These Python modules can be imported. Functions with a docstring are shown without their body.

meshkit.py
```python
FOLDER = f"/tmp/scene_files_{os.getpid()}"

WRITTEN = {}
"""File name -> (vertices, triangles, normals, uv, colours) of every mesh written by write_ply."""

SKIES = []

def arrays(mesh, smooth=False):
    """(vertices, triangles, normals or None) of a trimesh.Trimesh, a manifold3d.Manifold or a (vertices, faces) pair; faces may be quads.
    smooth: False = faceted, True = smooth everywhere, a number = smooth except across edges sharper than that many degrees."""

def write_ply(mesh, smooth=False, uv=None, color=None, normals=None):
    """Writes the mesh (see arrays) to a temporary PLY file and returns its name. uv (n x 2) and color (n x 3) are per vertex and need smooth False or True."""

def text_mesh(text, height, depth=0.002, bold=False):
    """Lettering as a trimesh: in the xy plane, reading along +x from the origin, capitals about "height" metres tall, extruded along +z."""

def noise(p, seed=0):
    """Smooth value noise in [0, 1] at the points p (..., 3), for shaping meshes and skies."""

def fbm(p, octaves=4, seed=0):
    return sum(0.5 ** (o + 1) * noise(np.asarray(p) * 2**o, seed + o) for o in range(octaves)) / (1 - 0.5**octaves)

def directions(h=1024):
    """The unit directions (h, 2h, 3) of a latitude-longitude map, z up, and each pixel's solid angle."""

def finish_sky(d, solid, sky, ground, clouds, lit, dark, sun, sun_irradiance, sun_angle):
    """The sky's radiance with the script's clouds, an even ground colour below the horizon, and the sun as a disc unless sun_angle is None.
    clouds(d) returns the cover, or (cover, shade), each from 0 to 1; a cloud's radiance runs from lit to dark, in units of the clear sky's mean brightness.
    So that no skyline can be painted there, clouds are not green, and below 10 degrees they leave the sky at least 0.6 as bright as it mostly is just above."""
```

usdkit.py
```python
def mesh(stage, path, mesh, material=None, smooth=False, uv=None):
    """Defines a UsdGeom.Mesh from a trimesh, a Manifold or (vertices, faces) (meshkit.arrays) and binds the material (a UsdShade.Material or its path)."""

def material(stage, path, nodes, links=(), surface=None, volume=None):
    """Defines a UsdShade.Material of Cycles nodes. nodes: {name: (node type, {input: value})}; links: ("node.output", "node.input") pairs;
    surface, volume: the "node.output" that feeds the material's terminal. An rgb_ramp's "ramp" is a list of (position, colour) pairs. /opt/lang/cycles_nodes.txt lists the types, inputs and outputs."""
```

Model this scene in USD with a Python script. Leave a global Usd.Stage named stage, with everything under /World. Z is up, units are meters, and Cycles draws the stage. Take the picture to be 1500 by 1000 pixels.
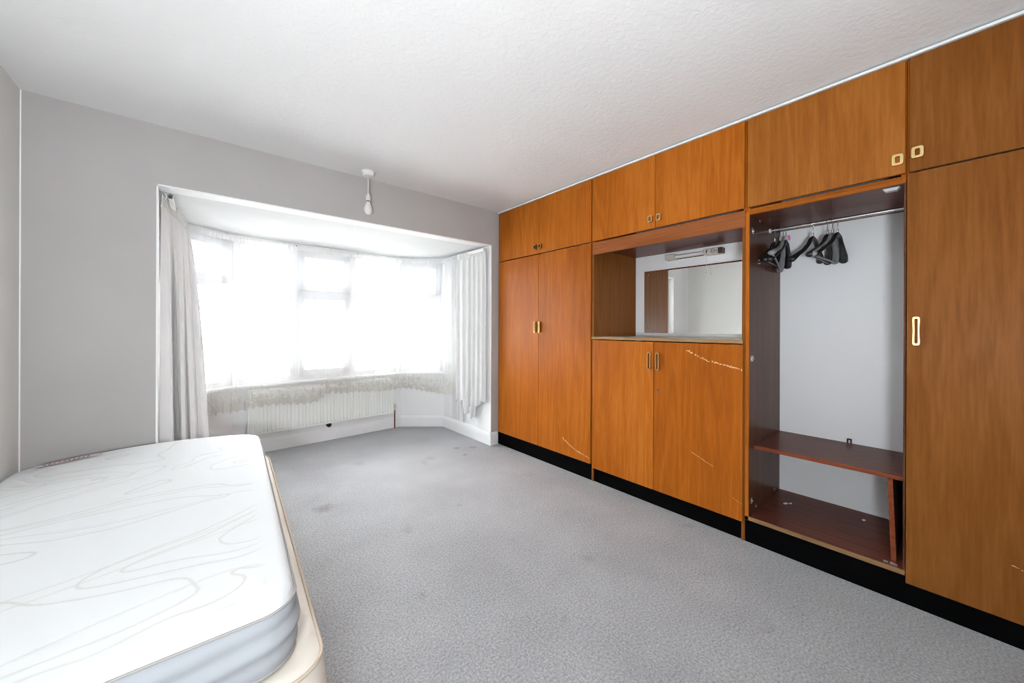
import math, random
import numpy as np, trimesh, manifold3d as m3
from scipy.spatial import Delaunay
from scipy.interpolate import CubicSpline
from shapely.geometry import Polygon, LineString, Point
import shapely, usdkit, meshkit
from pxr import Usd, UsdGeom, UsdLux, UsdShade, Gf, Sdf

stage = Usd.Stage.CreateInMemory()
UsdGeom.SetStageUpAxis(stage, 'Z'); UsdGeom.SetStageMetersPerUnit(stage, 1.0)
UsdGeom.Xform.Define(stage, '/World'); UsdGeom.Scope.Define(stage, '/World/Looks')
rng = np.random.default_rng(7); random.seed(7)

# ------------------------------------------------------------------ camera, sky, exposure
F_PX, YAW, ROLL, HORIZON, EYE = 542.3, 0.6964, 0.0036, 480.35, 1.1984
EXPOSURE = 3.93
cam = UsdGeom.Camera.Define(stage, '/World/camera')
cam.CreateHorizontalApertureAttr(36.0); cam.CreateVerticalApertureAttr(24.0)
cam.CreateFocalLengthAttr(36.0 * F_PX / 1500)
cam.CreateVerticalApertureOffsetAttr(-(500 - HORIZON) / 1500 * 36.0)
cam.CreateClippingRangeAttr((0.02, 2000.0)); cam.CreateExposureAttr(EXPOSURE)
_r = np.array([math.cos(YAW), -math.sin(YAW), 0]); _f = np.array([math.sin(YAW), math.cos(YAW), 0]); _u = np.array([0, 0, 1.0])
_c, _s = math.cos(ROLL), math.sin(ROLL)
R_, U_ = _c * _r + _s * _u, -_s * _r + _c * _u
cam.AddTransformOp().Set(Gf.Matrix4d(*R_, 0, *U_, 0, *(-_f), 0, 0, 0, EYE, 1))

sky = UsdLux.DomeLight.Define(stage, '/World/sky')          # even white overcast
sky.CreateIntensityAttr(0.47); sky.CreateColorAttr(Gf.Vec3f(0.97, 0.985, 1.0))

# spot lamp on a stand, added out of view as fill bounced off the ceiling
LAMP, AIM = np.array([-0.42, -0.34, 1.05]), np.array([0.60, 1.12, 2.40])
UP = UsdLux.DiskLight.Define(stage, '/World/spot'); UP.CreateRadiusAttr(.15); UP.CreateIntensityAttr(21.5); UP.CreateColorAttr(Gf.Vec3f(.93, .97, 1.0))
_sh = UsdLux.ShapingAPI.Apply(UP.GetPrim()); _sh.CreateShapingConeAngleAttr(38.0); _sh.CreateShapingConeSoftnessAttr(.5)
_d = (AIM - LAMP) / np.linalg.norm(AIM - LAMP); _x = np.cross([0, 0, 1.0], -_d); _x /= np.linalg.norm(_x); _y = np.cross(-_d, _x)
LAMP_M = Gf.Matrix4d(*_x, 0, *_y, 0, *(-_d), 0, *LAMP, 1); UP.AddTransformOp().Set(LAMP_M)

# ------------------------------------------------------------------ helpers
M = {}
def mat(name, nodes, links, surface): M[name] = usdkit.material(stage, '/World/Looks/' + name, nodes, links, surface=surface)
def plain(name, col, rough=0.5, **kw):
    mat(name, {'p': ('principled_bsdf', {'base_color': col, 'roughness': rough, **kw})}, [], 'p.BSDF')
_taken = {}
def numbered(parent, name):
    k = (parent, name); n = _taken.get(k, -1) + 1; _taken[k] = n
    return name if n == 0 else f'{name}_{n:03d}'
def path_of(parent, name):
    p = str(parent.GetPath()) if parent is not None else '/World'
    return p + '/' + numbered(p, name)
def obj(name, mesh, material, parent=None, smooth=30, uv=None):
    return usdkit.mesh(stage, path_of(parent, name), mesh, M[material], smooth=smooth, uv=uv).GetPrim()
def tag(o, label=None, cat=None, group=None, kind=None):
    for k, v in (('label', label), ('category', cat), ('group', group), ('kind', kind)):
        if v: o.SetCustomDataByKey(k, v)
    return o
def thing(name, label, cat, loc=(0, 0, 0), rotz=0, group=None, kind=None):
    x = UsdGeom.Xform.Define(stage, path_of(None, name))
    x.AddTranslateOp().Set(Gf.Vec3d(*map(float, loc))); x.AddRotateZOp().Set(float(rotz))
    return tag(x.GetPrim(), label, cat, group, kind)
def struct(name, mesh, material, smooth=30, parent=None):
    o = obj(name, mesh, material, parent, smooth)
    if parent is None: tag(o, kind='structure')
    return o
def structx(name, loc=(0, 0, 0), rotz=0):
    x = UsdGeom.Xform.Define(stage, path_of(None, name))
    x.AddTranslateOp().Set(Gf.Vec3d(*map(float, loc))); x.AddRotateZOp().Set(float(rotz))
    return tag(x.GetPrim(), kind='structure')
def bx(x0, x1, y0, y1, z0, z1, b=0.0012):
    x0, x1 = sorted((x0, x1)); y0, y1 = sorted((y0, y1)); z0, z1 = sorted((z0, z1))
    b = min(b, 0.3 * min(x1 - x0, y1 - y0, z1 - z0))
    if b <= 0: 
        m = trimesh.creation.box([x1 - x0, y1 - y0, z1 - z0]); m.apply_translation([(x0 + x1) / 2, (y0 + y1) / 2, (z0 + z1) / 2]); return m
    pts = []
    for x, sx in ((x0, 1), (x1, -1)):
        for y, sy in ((y0, 1), (y1, -1)):
            for z, sz in ((z0, 1), (z1, -1)):
                pts += [(x, y + sy * b, z + sz * b), (x + sx * b, y, z + sz * b), (x + sx * b, y + sy * b, z)]
    return trimesh.convex.convex_hull(np.array(pts))
def cat(*ms):
    out = []
    for m in ms: out += m if isinstance(m, list) else [m]
    return trimesh.util.concatenate(out)
def shift(m, v): m = m.copy(); m.apply_translation(v); return m
def rot(m, deg, axis, about=(0, 0, 0)):
    m = m.copy(); m.apply_transform(trimesh.transformations.rotation_matrix(math.radians(deg), axis, about)); return m
def tube(pts, r, n=10, cap=True):
    p = np.asarray(pts, float); k = len(p); r = np.broadcast_to(r, (k,))
    t = np.gradient(p, axis=0); t /= np.linalg.norm(t, axis=1, keepdims=True) + 1e-12
    a = np.zeros_like(p); ref = np.array([0, 0, 1.0]) if abs(t[0, 2]) < 0.9 else np.array([1.0, 0, 0])
    a0 = np.cross(t[0], ref); a0 /= np.linalg.norm(a0); a[0] = a0
    for i in range(1, k):
        v = a[i - 1] - t[i] * (a[i - 1] @ t[i]); a[i] = v / (np.linalg.norm(v) + 1e-12)
    b = np.cross(t, a); ang = np.arange(n) * 2 * np.pi / n
    v = p[:, None] + r[:, None, None] * (np.cos(ang)[None, :, None] * a[:, None] + np.sin(ang)[None, :, None] * b[:, None])
    V = v.reshape(-1, 3); Fc = []
    for i in range(k - 1):
        for j in range(n):
            q = [i * n + j, i * n + (j + 1) % n, (i + 1) * n + (j + 1) % n, (i + 1) * n + j]
            Fc += [[q[0], q[1], q[2]], [q[0], q[2], q[3]]]
    if cap:
        V = np.vstack([V, p[0], p[-1]]); c0, c1 = len(V) - 2, len(V) - 1
        for j in range(n):
            Fc += [[c0, (j + 1) % n, j], [c1, (k - 1) * n + j, (k - 1) * n + (j + 1) % n]]
    return trimesh.Trimesh(V, np.array(Fc), process=False)
def loop_tube(pts, r, n=8):
    p = np.asarray(pts, float); p = np.vstack([p, p[:2]]); return tube(p, r, n, cap=False)
def cyl(r, z0, z1, c=(0, 0), n=24, r2=None, b=0.0):
    r2 = r if r2 is None else r2
    prof = [(0, z0), (r - b, z0), (r, z0 + b), (r2, z1 - b), (r2 - b, z1), (0, z1)]
    return lathe(prof, c, n)
def lathe(prof, c=(0, 0), n=28):
    m = trimesh.creation.revolve(np.array(prof, float), sections=n); m.apply_translation([c[0], c[1], 0]); return m
def grid(P, close_u=False):
    n, m = P.shape[:2]; i, j = np.meshgrid(np.arange(n - 1 + close_u), np.arange(m - 1), indexing='ij')
    a = i * m + j; b = ((i + 1) % n) * m + j
    q = np.stack([a, b, b + 1, a + 1], -1).reshape(-1, 4)
    return trimesh.Trimesh(P.reshape(-1, 3), np.vstack([q[:, [0, 1, 2]], q[:, [0, 2, 3]]]), process=False)
def extrude(poly, h): return trimesh.creation.extrude_polygon(poly, h, engine='earcut')
def prism(pts, z0, z1): return shift(extrude(Polygon(pts), z1 - z0), [0, 0, z0])
def hull(spheres, seg=10):
    """spheres: (centre, radius or (rx,ry,rz))"""
    ms = []
    for c, r in spheres:
        s = m3.Manifold.sphere(1.0, seg).scale(tuple(np.broadcast_to(r, 3).astype(float))).translate(tuple(map(float, c))); ms.append(s)
    return m3.Manifold.batch_hull(ms)
def tm(mani):
    q = mani.to_mesh(); return trimesh.Trimesh(q.vert_properties[:, :3], q.tri_verts, process=False)
def chain(pts, rs, seg=10):
    return m3.Manifold.batch_boolean([hull([(pts[i], rs[i]), (pts[i + 1], rs[i + 1])], seg) for i in range(len(pts) - 1)], m3.OpType.Add)

# ------------------------------------------------------------------ materials
def wall_paint(name, col, var=0.04, scale=3.0, bump=0.05, bscale=90, rough=0.75, detail=4, bdist=0.002):
    c2 = tuple(c * (1 - var * 2) for c in col)
    mat(name, {'g': ('geometry', {}), 'n': ('noise_texture', {'scale': scale, 'detail': 4.0}), 'r': ('rgb_ramp', {'ramp': [(0.3, c2), (0.7, col)]}),
               'b': ('noise_texture', {'scale': bscale, 'detail': float(detail), 'distortion': 0.6}), 'bp': ('bump', {'strength': bump, 'distance': bdist}),
               'p': ('principled_bsdf', {'roughness': rough})},
        [('g.position', 'n.vector'), ('n.fac', 'r.fac'), ('r.color', 'p.base_color'), ('g.position', 'b.vector'), ('b.fac', 'bp.height'), ('bp.normal', 'p.normal')], 'p.BSDF')
wall_paint('ceiling_plaster', (0.775, 0.775, 0.775), 0.02, 1.5, 0.42, 42, 0.85, 6, 0.006)
wall_paint('bay_plaster', (0.72, 0.72, 0.72), 0.015, 3, 0.2, 60, 0.8)
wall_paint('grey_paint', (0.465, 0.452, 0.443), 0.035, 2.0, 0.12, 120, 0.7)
wall_paint('pale_green_paint', (0.80, 0.825, 0.81), 0.02, 2.0, 0.1, 120, 0.7)
wall_paint('white_wall', (0.87, 0.87, 0.875), 0.015, 4.0, 0.1, 90, 0.6)
wall_paint('gloss_white', (0.86, 0.86, 0.87), 0.02, 6.0, 0.04, 60, 0.3)
plain('upvc', (0.82, 0.83, 0.85), 0.3)
plain('track_white', (0.78, 0.78, 0.77), 0.4)

# carpet: grey cut pile, trodden patches and a few old stains
STAINS = [(1.95, 3.18, .040, .74), (1.91, 2.97, .036, .68), (2.09, 3.10, .055, .78), (.62, 2.68, .085, .80), (1.61, 3.09, .075, .87), (1.06, 3.38, .080, .90), (.94, 2.08, .06, .90)]
_n = {'g': ('geometry', {}), 'a': ('noise_texture', {'scale': 112.0, 'detail': 4.0, 'roughness': 0.78}), 'b': ('noise_texture', {'scale': 2.3, 'detail': 5.0, 'roughness': 0.6}),
      's': ('noise_texture', {'scale': 5.5, 'detail': 3.0}), 'w': ('noise_texture', {'scale': 22.0, 'detail': 3.0}), 'ra': ('rgb_ramp', {'ramp': [(0.28, (0.21, 0.213, 0.222)), (0.5, (0.405, 0.41, 0.42)), (0.72, (0.63, 0.635, 0.65))]}),
      'rb': ('rgb_ramp', {'ramp': [(0.3, (0.84, 0.84, 0.85)), (0.65, (1.0, 1.0, 1.0))]}), 'rs': ('rgb_ramp', {'ramp': [(0.22, (0.76, 0.75, 0.74)), (0.34, (1, 1, 1))]}),
      'm': ('mix', {'mix_type': 'multiply', 'fac': 1.0}), 'm2': ('mix', {'mix_type': 'multiply', 'fac': 1.0}),
      'bp': ('bump', {'strength': 0.7, 'distance': 0.006}), 'p': ('principled_bsdf', {'roughness': 0.95, 'specular_ior_level': 0.1, 'sheen_weight': 0.1})}
_l = [('g.position', 'a.vector'), ('g.position', 'b.vector'), ('g.position', 's.vector'), ('g.position', 'w.vector'), ('a.fac', 'ra.fac'), ('b.fac', 'rb.fac'), ('s.fac', 'rs.fac'), ('ra.color', 'm.color1'), ('rb.color', 'm.color2'),
      ('m.color', 'm2.color1'), ('rs.color', 'm2.color2'), ('a.fac', 'bp.height'), ('bp.normal', 'p.normal')]
_prev = 'm2.color'
for k, (x, y, rad, dark) in enumerate(STAINS):
    _n[f'd{k}'] = ('vector_math', {'math_type': 'distance', 'vector2': (x, y, 0)}); _n[f'e{k}'] = ('math', {'math_type': 'multiply_add', 'value2': .09})
    _n[f'f{k}'] = ('map_range', {'range_type': 'smoothstep', 'from_min': rad * .35 + .045, 'from_max': rad + .045, 'to_min': 1.0, 'to_max': 0.0, 'clamp': True}); _n[f'x{k}'] = ('mix', {'mix_type': 'multiply', 'color2': (dark, dark * .985, dark * .96)})
    _l += [('g.position', f'd{k}.vector1'), ('w.fac', f'e{k}.value1'), (f'd{k}.value', f'e{k}.value3'), (f'e{k}.value', f'f{k}.value'), (f'f{k}.result', f'x{k}.fac'), (_prev, f'x{k}.color1')]; _prev = f'x{k}.color'
mat('carpet', _n, _l + [(_prev, 'p.base_color')], 'p.BSDF')

def wood(name, dark, mid, light, grain=(1, 1, 1), rough=0.36, off=(0, 0, 0), fine=0.95, coat=0.0, spec=0.09):
    """Straight veneer grain running along the axis whose factor in grain is small, with cathedral figure."""
    sc = tuple(6.5 * g for g in grain); sf = tuple(95 * g for g in grain); sb = tuple(1.6 * max(g, 0.35) for g in grain)
    mat(name, {'g': ('geometry', {}), 'o': ('object_info', {}), 'om': ('vector_math', {'math_type': 'scale', 'vector1': (37.0, 61.0, 23.0)}), 'ad': ('vector_math', {'math_type': 'add'}),
               'mp': ('mapping', {'scale': sc, 'location': off}), 'mf': ('mapping', {'scale': sf}), 'mb': ('mapping', {'scale': sb, 'location': off}),
               'n': ('noise_texture', {'scale': 1.0, 'detail': 3.0, 'distortion': 0.4}), 'k': ('math', {'math_type': 'multiply', 'value2': 46.0}), 'sn': ('math', {'math_type': 'sine'}),
               'sm': ('map_range', {'from_min': -1.0, 'from_max': 1.0, 'to_min': -0.12, 'to_max': 0.12}),
               'f': ('noise_texture', {'scale': 1.0, 'detail': 5.0, 'roughness': 0.65}), 'b': ('noise_texture', {'scale': 1.0, 'detail': 2.0}),
               'fm': ('map_range', {'from_min': 0.3, 'from_max': 0.7, 'to_min': -0.22 * fine, 'to_max': 0.22 * fine}), 's1': ('math', {'math_type': 'add'}), 's2': ('math', {'math_type': 'add'}),
               'bm': ('map_range', {'from_min': 0.25, 'from_max': 0.75, 'to_min': 0.15, 'to_max': 0.85}),
               'r': ('rgb_ramp', {'ramp': [(0.0, dark), (0.5, mid), (1.0, light)]}), 'bp': ('bump', {'strength': 0.12, 'distance': 0.0006}),
               'p': ('principled_bsdf', {'roughness': rough, 'specular_ior_level': spec, 'coat_weight': coat, 'coat_roughness': 0.3})},
        [('o.random', 'om.scale'), ('g.position', 'ad.vector1'), ('om.vector', 'ad.vector2'), ('ad.vector', 'mp.vector'), ('ad.vector', 'mf.vector'), ('ad.vector', 'mb.vector'), ('mp.vector', 'n.vector'),
         ('n.fac', 'k.value1'), ('k.value', 'sn.value1'), ('sn.value', 'sm.value'), ('mf.vector', 'f.vector'), ('mb.vector', 'b.vector'), ('f.fac', 'fm.value'), ('b.fac', 'bm.value'),
         ('sm.result', 's1.value1'), ('fm.result', 's1.value2'), ('s1.value', 's2.value1'), ('bm.result', 's2.value2'), ('s2.value', 'r.fac'), ('r.color', 'p.base_color'), ('f.fac', 'bp.height'), ('bp.normal', 'p.normal')], 'p.BSDF')
TEAK = ((0.275, 0.068, 0.006), (0.385, 0.105, 0.009), (0.49, 0.155, 0.020))
wood('teak', *TEAK, grain=(1, 1, 0.07))
wood('teak_brown_shaded', (0.145, 0.047, 0.009), (0.205, 0.071, 0.015), (0.265, 0.100, 0.025), grain=(1, 1, 0.07), rough=0.36, spec=0.035)  # browner veneer; the dimmer right-hand end is also put into its colour
wood('teak_half_shaded', (0.225, 0.068, 0.010), (0.315, 0.104, 0.017), (0.40, 0.148, 0.030), grain=(1, 1, 0.07))  # in-between teak: part of the rightward dimming is put into the colour
wood('teak_cross', *[tuple(0.82 * x for x in c) for c in TEAK], grain=(1, 0.07, 1))
wood('walnut_dark', (0.058, 0.020, 0.010), (0.100, 0.038, 0.020), (0.145, 0.060, 0.033), grain=(1, 1, 0.07), rough=0.3)
wood('walnut_cross', (0.080, 0.022, 0.013), (0.130, 0.038, 0.022), (0.180, 0.056, 0.033), grain=(1, 0.07, 1), rough=0.28)
wood('red_edge', (0.12, 0.030, 0.013), (0.20, 0.050, 0.022), (0.27, 0.075, 0.033), grain=(1, 0.07, 1), rough=0.35)
wood('pelmet_wood', (0.16, 0.045, 0.013), (0.255, 0.078, 0.024), (0.34, 0.118, 0.040), grain=(1, 0.10, 1.6), rough=0.4, fine=0.8)
wood('pale_edge', (0.19, 0.105, 0.048), (0.27, 0.155, 0.072), (0.35, 0.21, 0.10), grain=(1, 0.07, 0.5), rough=0.5)
plain('plinth_black', (0.0015, 0.0015, 0.0018), 0.7, specular_ior_level=0.04)
plain('dark_gap', (0.02, 0.008, 0.004), 0.6)
plain('laminate', (0.50, 0.46, 0.41), 0.3)
plain('brass', (0.62, 0.45, 0.20), 0.28, metallic=1.0)
plain('bronze', (0.33, 0.20, 0.08), 0.35, metallic=1.0)
plain('steel', (0.72, 0.72, 0.72), 0.25, metallic=1.0)
plain('brushed_steel', (0.60, 0.59, 0.57), 0.38, metallic=1.0)
plain('back_white', (0.86, 0.875, 0.90), 0.45)
plain('mirror', (0.93, 0.95, 0.94), 0.015, metallic=1.0)
plain('mirror_edge', (0.55, 0.62, 0.6), 0.2)
plain('black_plastic', (0.012, 0.012, 0.013), 0.35)
plain('grey_plastic', (0.23, 0.24, 0.255), 0.4)
plain('white_plastic', (0.74, 0.74, 0.73), 0.35)
plain('cream_plastic', (0.62, 0.57, 0.53), 0.4)
plain('brown_plastic', (0.10, 0.055, 0.04), 0.4)
plain('socket_dark', (0.03, 0.025, 0.025), 0.5)
plain('clear_plastic', (0.75, 0.78, 0.80), 0.2, transmission_weight=0.35)
plain('pink_plastic', (0.75, 0.20, 0.55), 0.4)
plain('scratch_pale', (0.72, 0.42, 0.20), 0.7)
plain('flake_white', (0.8, 0.79, 0.77), 0.8)
plain('radiator_white', (0.86, 0.865, 0.845), 0.35)
plain('copper_pipe', (0.22, 0.11, 0.07), 0.5)
plain('bulb_glass', (0.72, 0.72, 0.75), 0.25, subsurface_weight=0.2, subsurface_scale=0.01)
plain('bulb_collar', (0.12, 0.12, 0.13), 0.4)
plain('crack_dirt', (0.16, 0.15, 0.14), 0.9)

# window glass: lets daylight through
mat('glass', {'t': ('transparent_bsdf', {'color': (0.97, 0.98, 0.98)}), 'g': ('glossy_bsdf', {'color': (1, 1, 1), 'roughness': 0.01}), 'f': ('fresnel', {'IOR': 1.35}), 'm': ('mix_closure', {})},
    [('f.fac', 'm.fac'), ('t.BSDF', 'm.closure1'), ('g.BSDF', 'm.closure2')], 'm.closure')
# fabrics
def fabric(name, col, trans=0.35, weave=900.0, bump=0.2):
    mat(name, {'g': ('geometry', {}), 'w': ('noise_texture', {'scale': weave, 'detail': 1.0}), 'v': ('noise_texture', {'scale': 5.0, 'detail': 4.0}), 'r': ('rgb_ramp', {'ramp': [(0.3, tuple(c * 0.93 for c in col)), (0.7, col)]}),
               'bp': ('bump', {'strength': bump, 'distance': 0.0006}), 'd': ('diffuse_bsdf', {}), 't': ('translucent_bsdf', {}), 'm': ('mix_closure', {'fac': trans})},
        [('g.position', 'w.vector'), ('g.position', 'v.vector'), ('v.fac', 'r.fac'), ('w.fac', 'bp.height'), ('bp.normal', 'd.normal'), ('r.color', 'd.color'), ('r.color', 't.color'), ('d.BSDF', 'm.closure1'), ('t.BSDF', 'm.closure2')], 'm.closure')
fabric('curtain_cloth', (0.74, 0.73, 0.725), 0.10)
fabric('curtain_tape', (0.80, 0.80, 0.78), 0.1)
fabric('lining_cloth', (0.84, 0.83, 0.83), 0.4)
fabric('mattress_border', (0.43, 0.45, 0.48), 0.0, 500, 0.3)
fabric('divan_cloth', (0.80, 0.74, 0.66), 0.0, 400, 0.3)
fabric('piping_cloth', (0.62, 0.52, 0.42), 0.0)
fabric('mattress_piping', (0.40, 0.39, 0.38), 0.0)
fabric('label_cloth', (0.70, 0.62, 0.64), 0.0)
plain('label_ink', (0.22, 0.05, 0.08), 0.8)
# mattress ticking: white with beige quilting thread (stitch primvar)
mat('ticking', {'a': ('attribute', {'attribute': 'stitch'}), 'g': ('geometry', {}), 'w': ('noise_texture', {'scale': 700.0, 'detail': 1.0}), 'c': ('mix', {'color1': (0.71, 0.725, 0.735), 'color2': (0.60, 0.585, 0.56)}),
                'bp': ('bump', {'strength': 0.15, 'distance': 0.0006}), 'p': ('principled_bsdf', {'roughness': 0.8, 'sheen_weight': 0.1, 'specular_ior_level': 0.2})},
    [('a.fac', 'c.fac'), ('c.color', 'p.base_color'), ('g.position', 'w.vector'), ('w.fac', 'bp.height'), ('bp.normal', 'p.normal')], 'p.BSDF')
# net curtain: woven voile, see-through by a constant share; the lace border is a cut-out pattern on uv (metres)
mat('voile', {'d': ('diffuse_bsdf', {'color': (0.86, 0.86, 0.86)}), 't': ('translucent_bsdf', {'color': (0.86, 0.86, 0.86)}), 'm': ('mix_closure', {'fac': 0.3}), 'x': ('transparent_bsdf', {}), 'y': ('mix_closure', {'fac': 0.18})},
    [('d.BSDF', 'm.closure1'), ('t.BSDF', 'm.closure2'), ('x.BSDF', 'y.closure1'), ('m.closure', 'y.closure2')], 'y.closure')
mat('lace', {'uv': ('attribute', {'attribute': 'st'}), 'sx': ('separate_xyz', {}), 'n': ('noise_texture', {'scale': 26.0, 'detail': 3.0, 'distortion': 1.5}), 'v': ('voronoi_texture', {'scale': 60.0, 'feature': 'distance_to_edge'}),
             'hr': ('map_range', {'from_min': 0.0, 'from_max': 0.32, 'to_min': 0.36, 'to_max': 0.80, 'clamp': True}),
             'gt': ('math', {'math_type': 'greater_than'}), 've': ('math', {'math_type': 'less_than', 'value2': 0.10}), 'mx': ('math', {'math_type': 'maximum'}),
             'hem': ('math', {'math_type': 'less_than', 'value2': 0.022}), 'mx2': ('math', {'math_type': 'maximum'}),
             'o': ('map_range', {'from_min': 0.0, 'from_max': 1.0, 'to_min': 0.18, 'to_max': 0.92}),
             'd': ('diffuse_bsdf', {'color': (0.72, 0.695, 0.65)}), 't': ('translucent_bsdf', {'color': (0.72, 0.695, 0.65)}), 'm': ('mix_closure', {'fac': 0.30}), 'x': ('transparent_bsdf', {}), 'y': ('mix_closure', {})},
    [('uv.vector', 'n.vector'), ('uv.vector', 'v.vector'), ('uv.vector', 'sx.vector'), ('sx.y', 'hr.value'), ('n.fac', 'gt.value1'), ('hr.result', 'gt.value2'), ('v.distance', 've.value1'),
     ('gt.value', 'mx.value1'), ('gt.value', 'mx.value2'), ('sx.y', 'hem.value1'), ('mx.value', 'mx2.value1'), ('hem.value', 'mx2.value2'), ('mx2.value', 'o.value'), ('o.result', 'y.fac'),
     ('d.BSDF', 'm.closure1'), ('t.BSDF', 'm.closure2'), ('x.BSDF', 'y.closure1'), ('m.closure', 'y.closure2')], 'y.closure')
wall_paint('outdoor_ground', (0.34, 0.34, 0.33), 0.1, 0.5, 0.1, 10, 0.9)
plain('bark', (0.16, 0.14, 0.12), 0.9)
plain('render_white', (0.75, 0.74, 0.72), 0.9)
plain('roof_tile', (0.30, 0.22, 0.19), 0.85)
plain('dark_pane', (0.08, 0.09, 0.10), 0.1)

# ------------------------------------------------------------------ room shell
XL, XR, XW, YB, YR, H, ZO = -0.714, 2.962, 2.349, 3.046, -1.75, 2.40, 2.044
OX0, OX1 = -0.209, 2.268
P = [np.array(q) for q in ((OX0, YB), (-0.200, 3.93), (0.215, 4.245), (1.846, 4.33), (2.262, 3.993), (OX1, YB))]
outline = [(XL, YR), (XR, YR), (XR, YB), tuple(P[5]), tuple(P[4]), tuple(P[3]), tuple(P[2]), tuple(P[1]), tuple(P[0]), (XL, YB)]
struct('floor', prism(Polygon(outline).buffer(0.05, join_style=2).exterior.coords[:-1], -0.06, 0.0), 'carpet', False)
struct('ceiling', bx(XL - .1, XR + .1, YR - .1, YB + .05, H, H + .1, 0), 'ceiling_plaster', False)
bay_out = Polygon([tuple(q) for q in P]).buffer(0.16, join_style=2)
struct('ceiling', prism(bay_out.intersection(shapely.box(-2, YB + .12, 4, 6)).exterior.coords[:-1], ZO, ZO + .08), 'bay_plaster', False)
struct('wall_left', bx(XL - .1, XL, YR - .1, YB, 0, H, 0), 'pale_green_paint', False)
struct('wall_rear', bx(XL, XR, YR - .1, YR, 0, H, 0), 'pale_green_paint', False)
struct('wall_right', bx(XR, XR + .1, YR - .1, YB, 0, H, 0), 'white_wall', False)
wb = structx('wall_back')
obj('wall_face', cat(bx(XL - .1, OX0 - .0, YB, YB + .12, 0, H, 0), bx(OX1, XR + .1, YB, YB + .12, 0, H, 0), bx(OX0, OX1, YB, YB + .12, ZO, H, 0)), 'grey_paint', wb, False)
obj('painted_edge', cat(bx(XL, XL + .005, YB - .0015, YB, 0, H, 0), bx(OX0 - .003, OX0 + .004, YB - .002, YB + .122, 0, ZO + .004, 0), bx(OX1 - .004, OX1 + .003, YB - .003, YB + .122, .13, ZO + .004, 0),
                        bx(OX0 - .003, OX1 + .003, YB - .002, YB + .122, ZO - .003, ZO + .005, 0)), 'white_wall', wb, False)

def seg(a, b):
    a, b = np.asarray(a), np.asarray(b); d = (b - a) / np.linalg.norm(b - a); return d, np.array([-d[1], d[0]]), np.linalg.norm(b - a)
def wall_strip(a, b, z0, z1, t=0.12):
    """solid strip along a-b, outward thickness t; the room lies on the right-hand side when walking from left (P0) to right (P5)"""
    d, n, L = seg(a, b); a, b = np.asarray(a), np.asarray(b)
    return prism([tuple(a), tuple(b), tuple(b + n * t), tuple(a + n * t)], z0, z1)
ZS, ZT = 0.655, 1.990
def bay_wall(i, lower_only):
    a, b = P[i], P[i + 1]
    if lower_only: return cat(wall_strip(a, b, 0, ZS), wall_strip(a, b, ZT, ZO + .08))
    return wall_strip(a, b, 0, ZO + .08)
struct('wall_bay_left', cat(bay_wall(0, False), bay_wall(1, True)), 'white_wall', False)
struct('wall_bay_front', cat(bay_wall(2, True), prism([tuple(P[2]), tuple(P[2] + [.05, .003]), tuple(P[2] + [.03, .12]), tuple(P[2] + [-.06, .1])], ZS, ZT), prism([tuple(P[3] + [-.05, 0]), tuple(P[3]), tuple(P[3] + [.06, .09]), tuple(P[3] + [-.03, .12])], ZS, ZT)), 'white_wall', False)
struct('wall_bay_right', cat(bay_wall(4, False), bay_wall(3, True)), 'white_wall', False)

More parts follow.
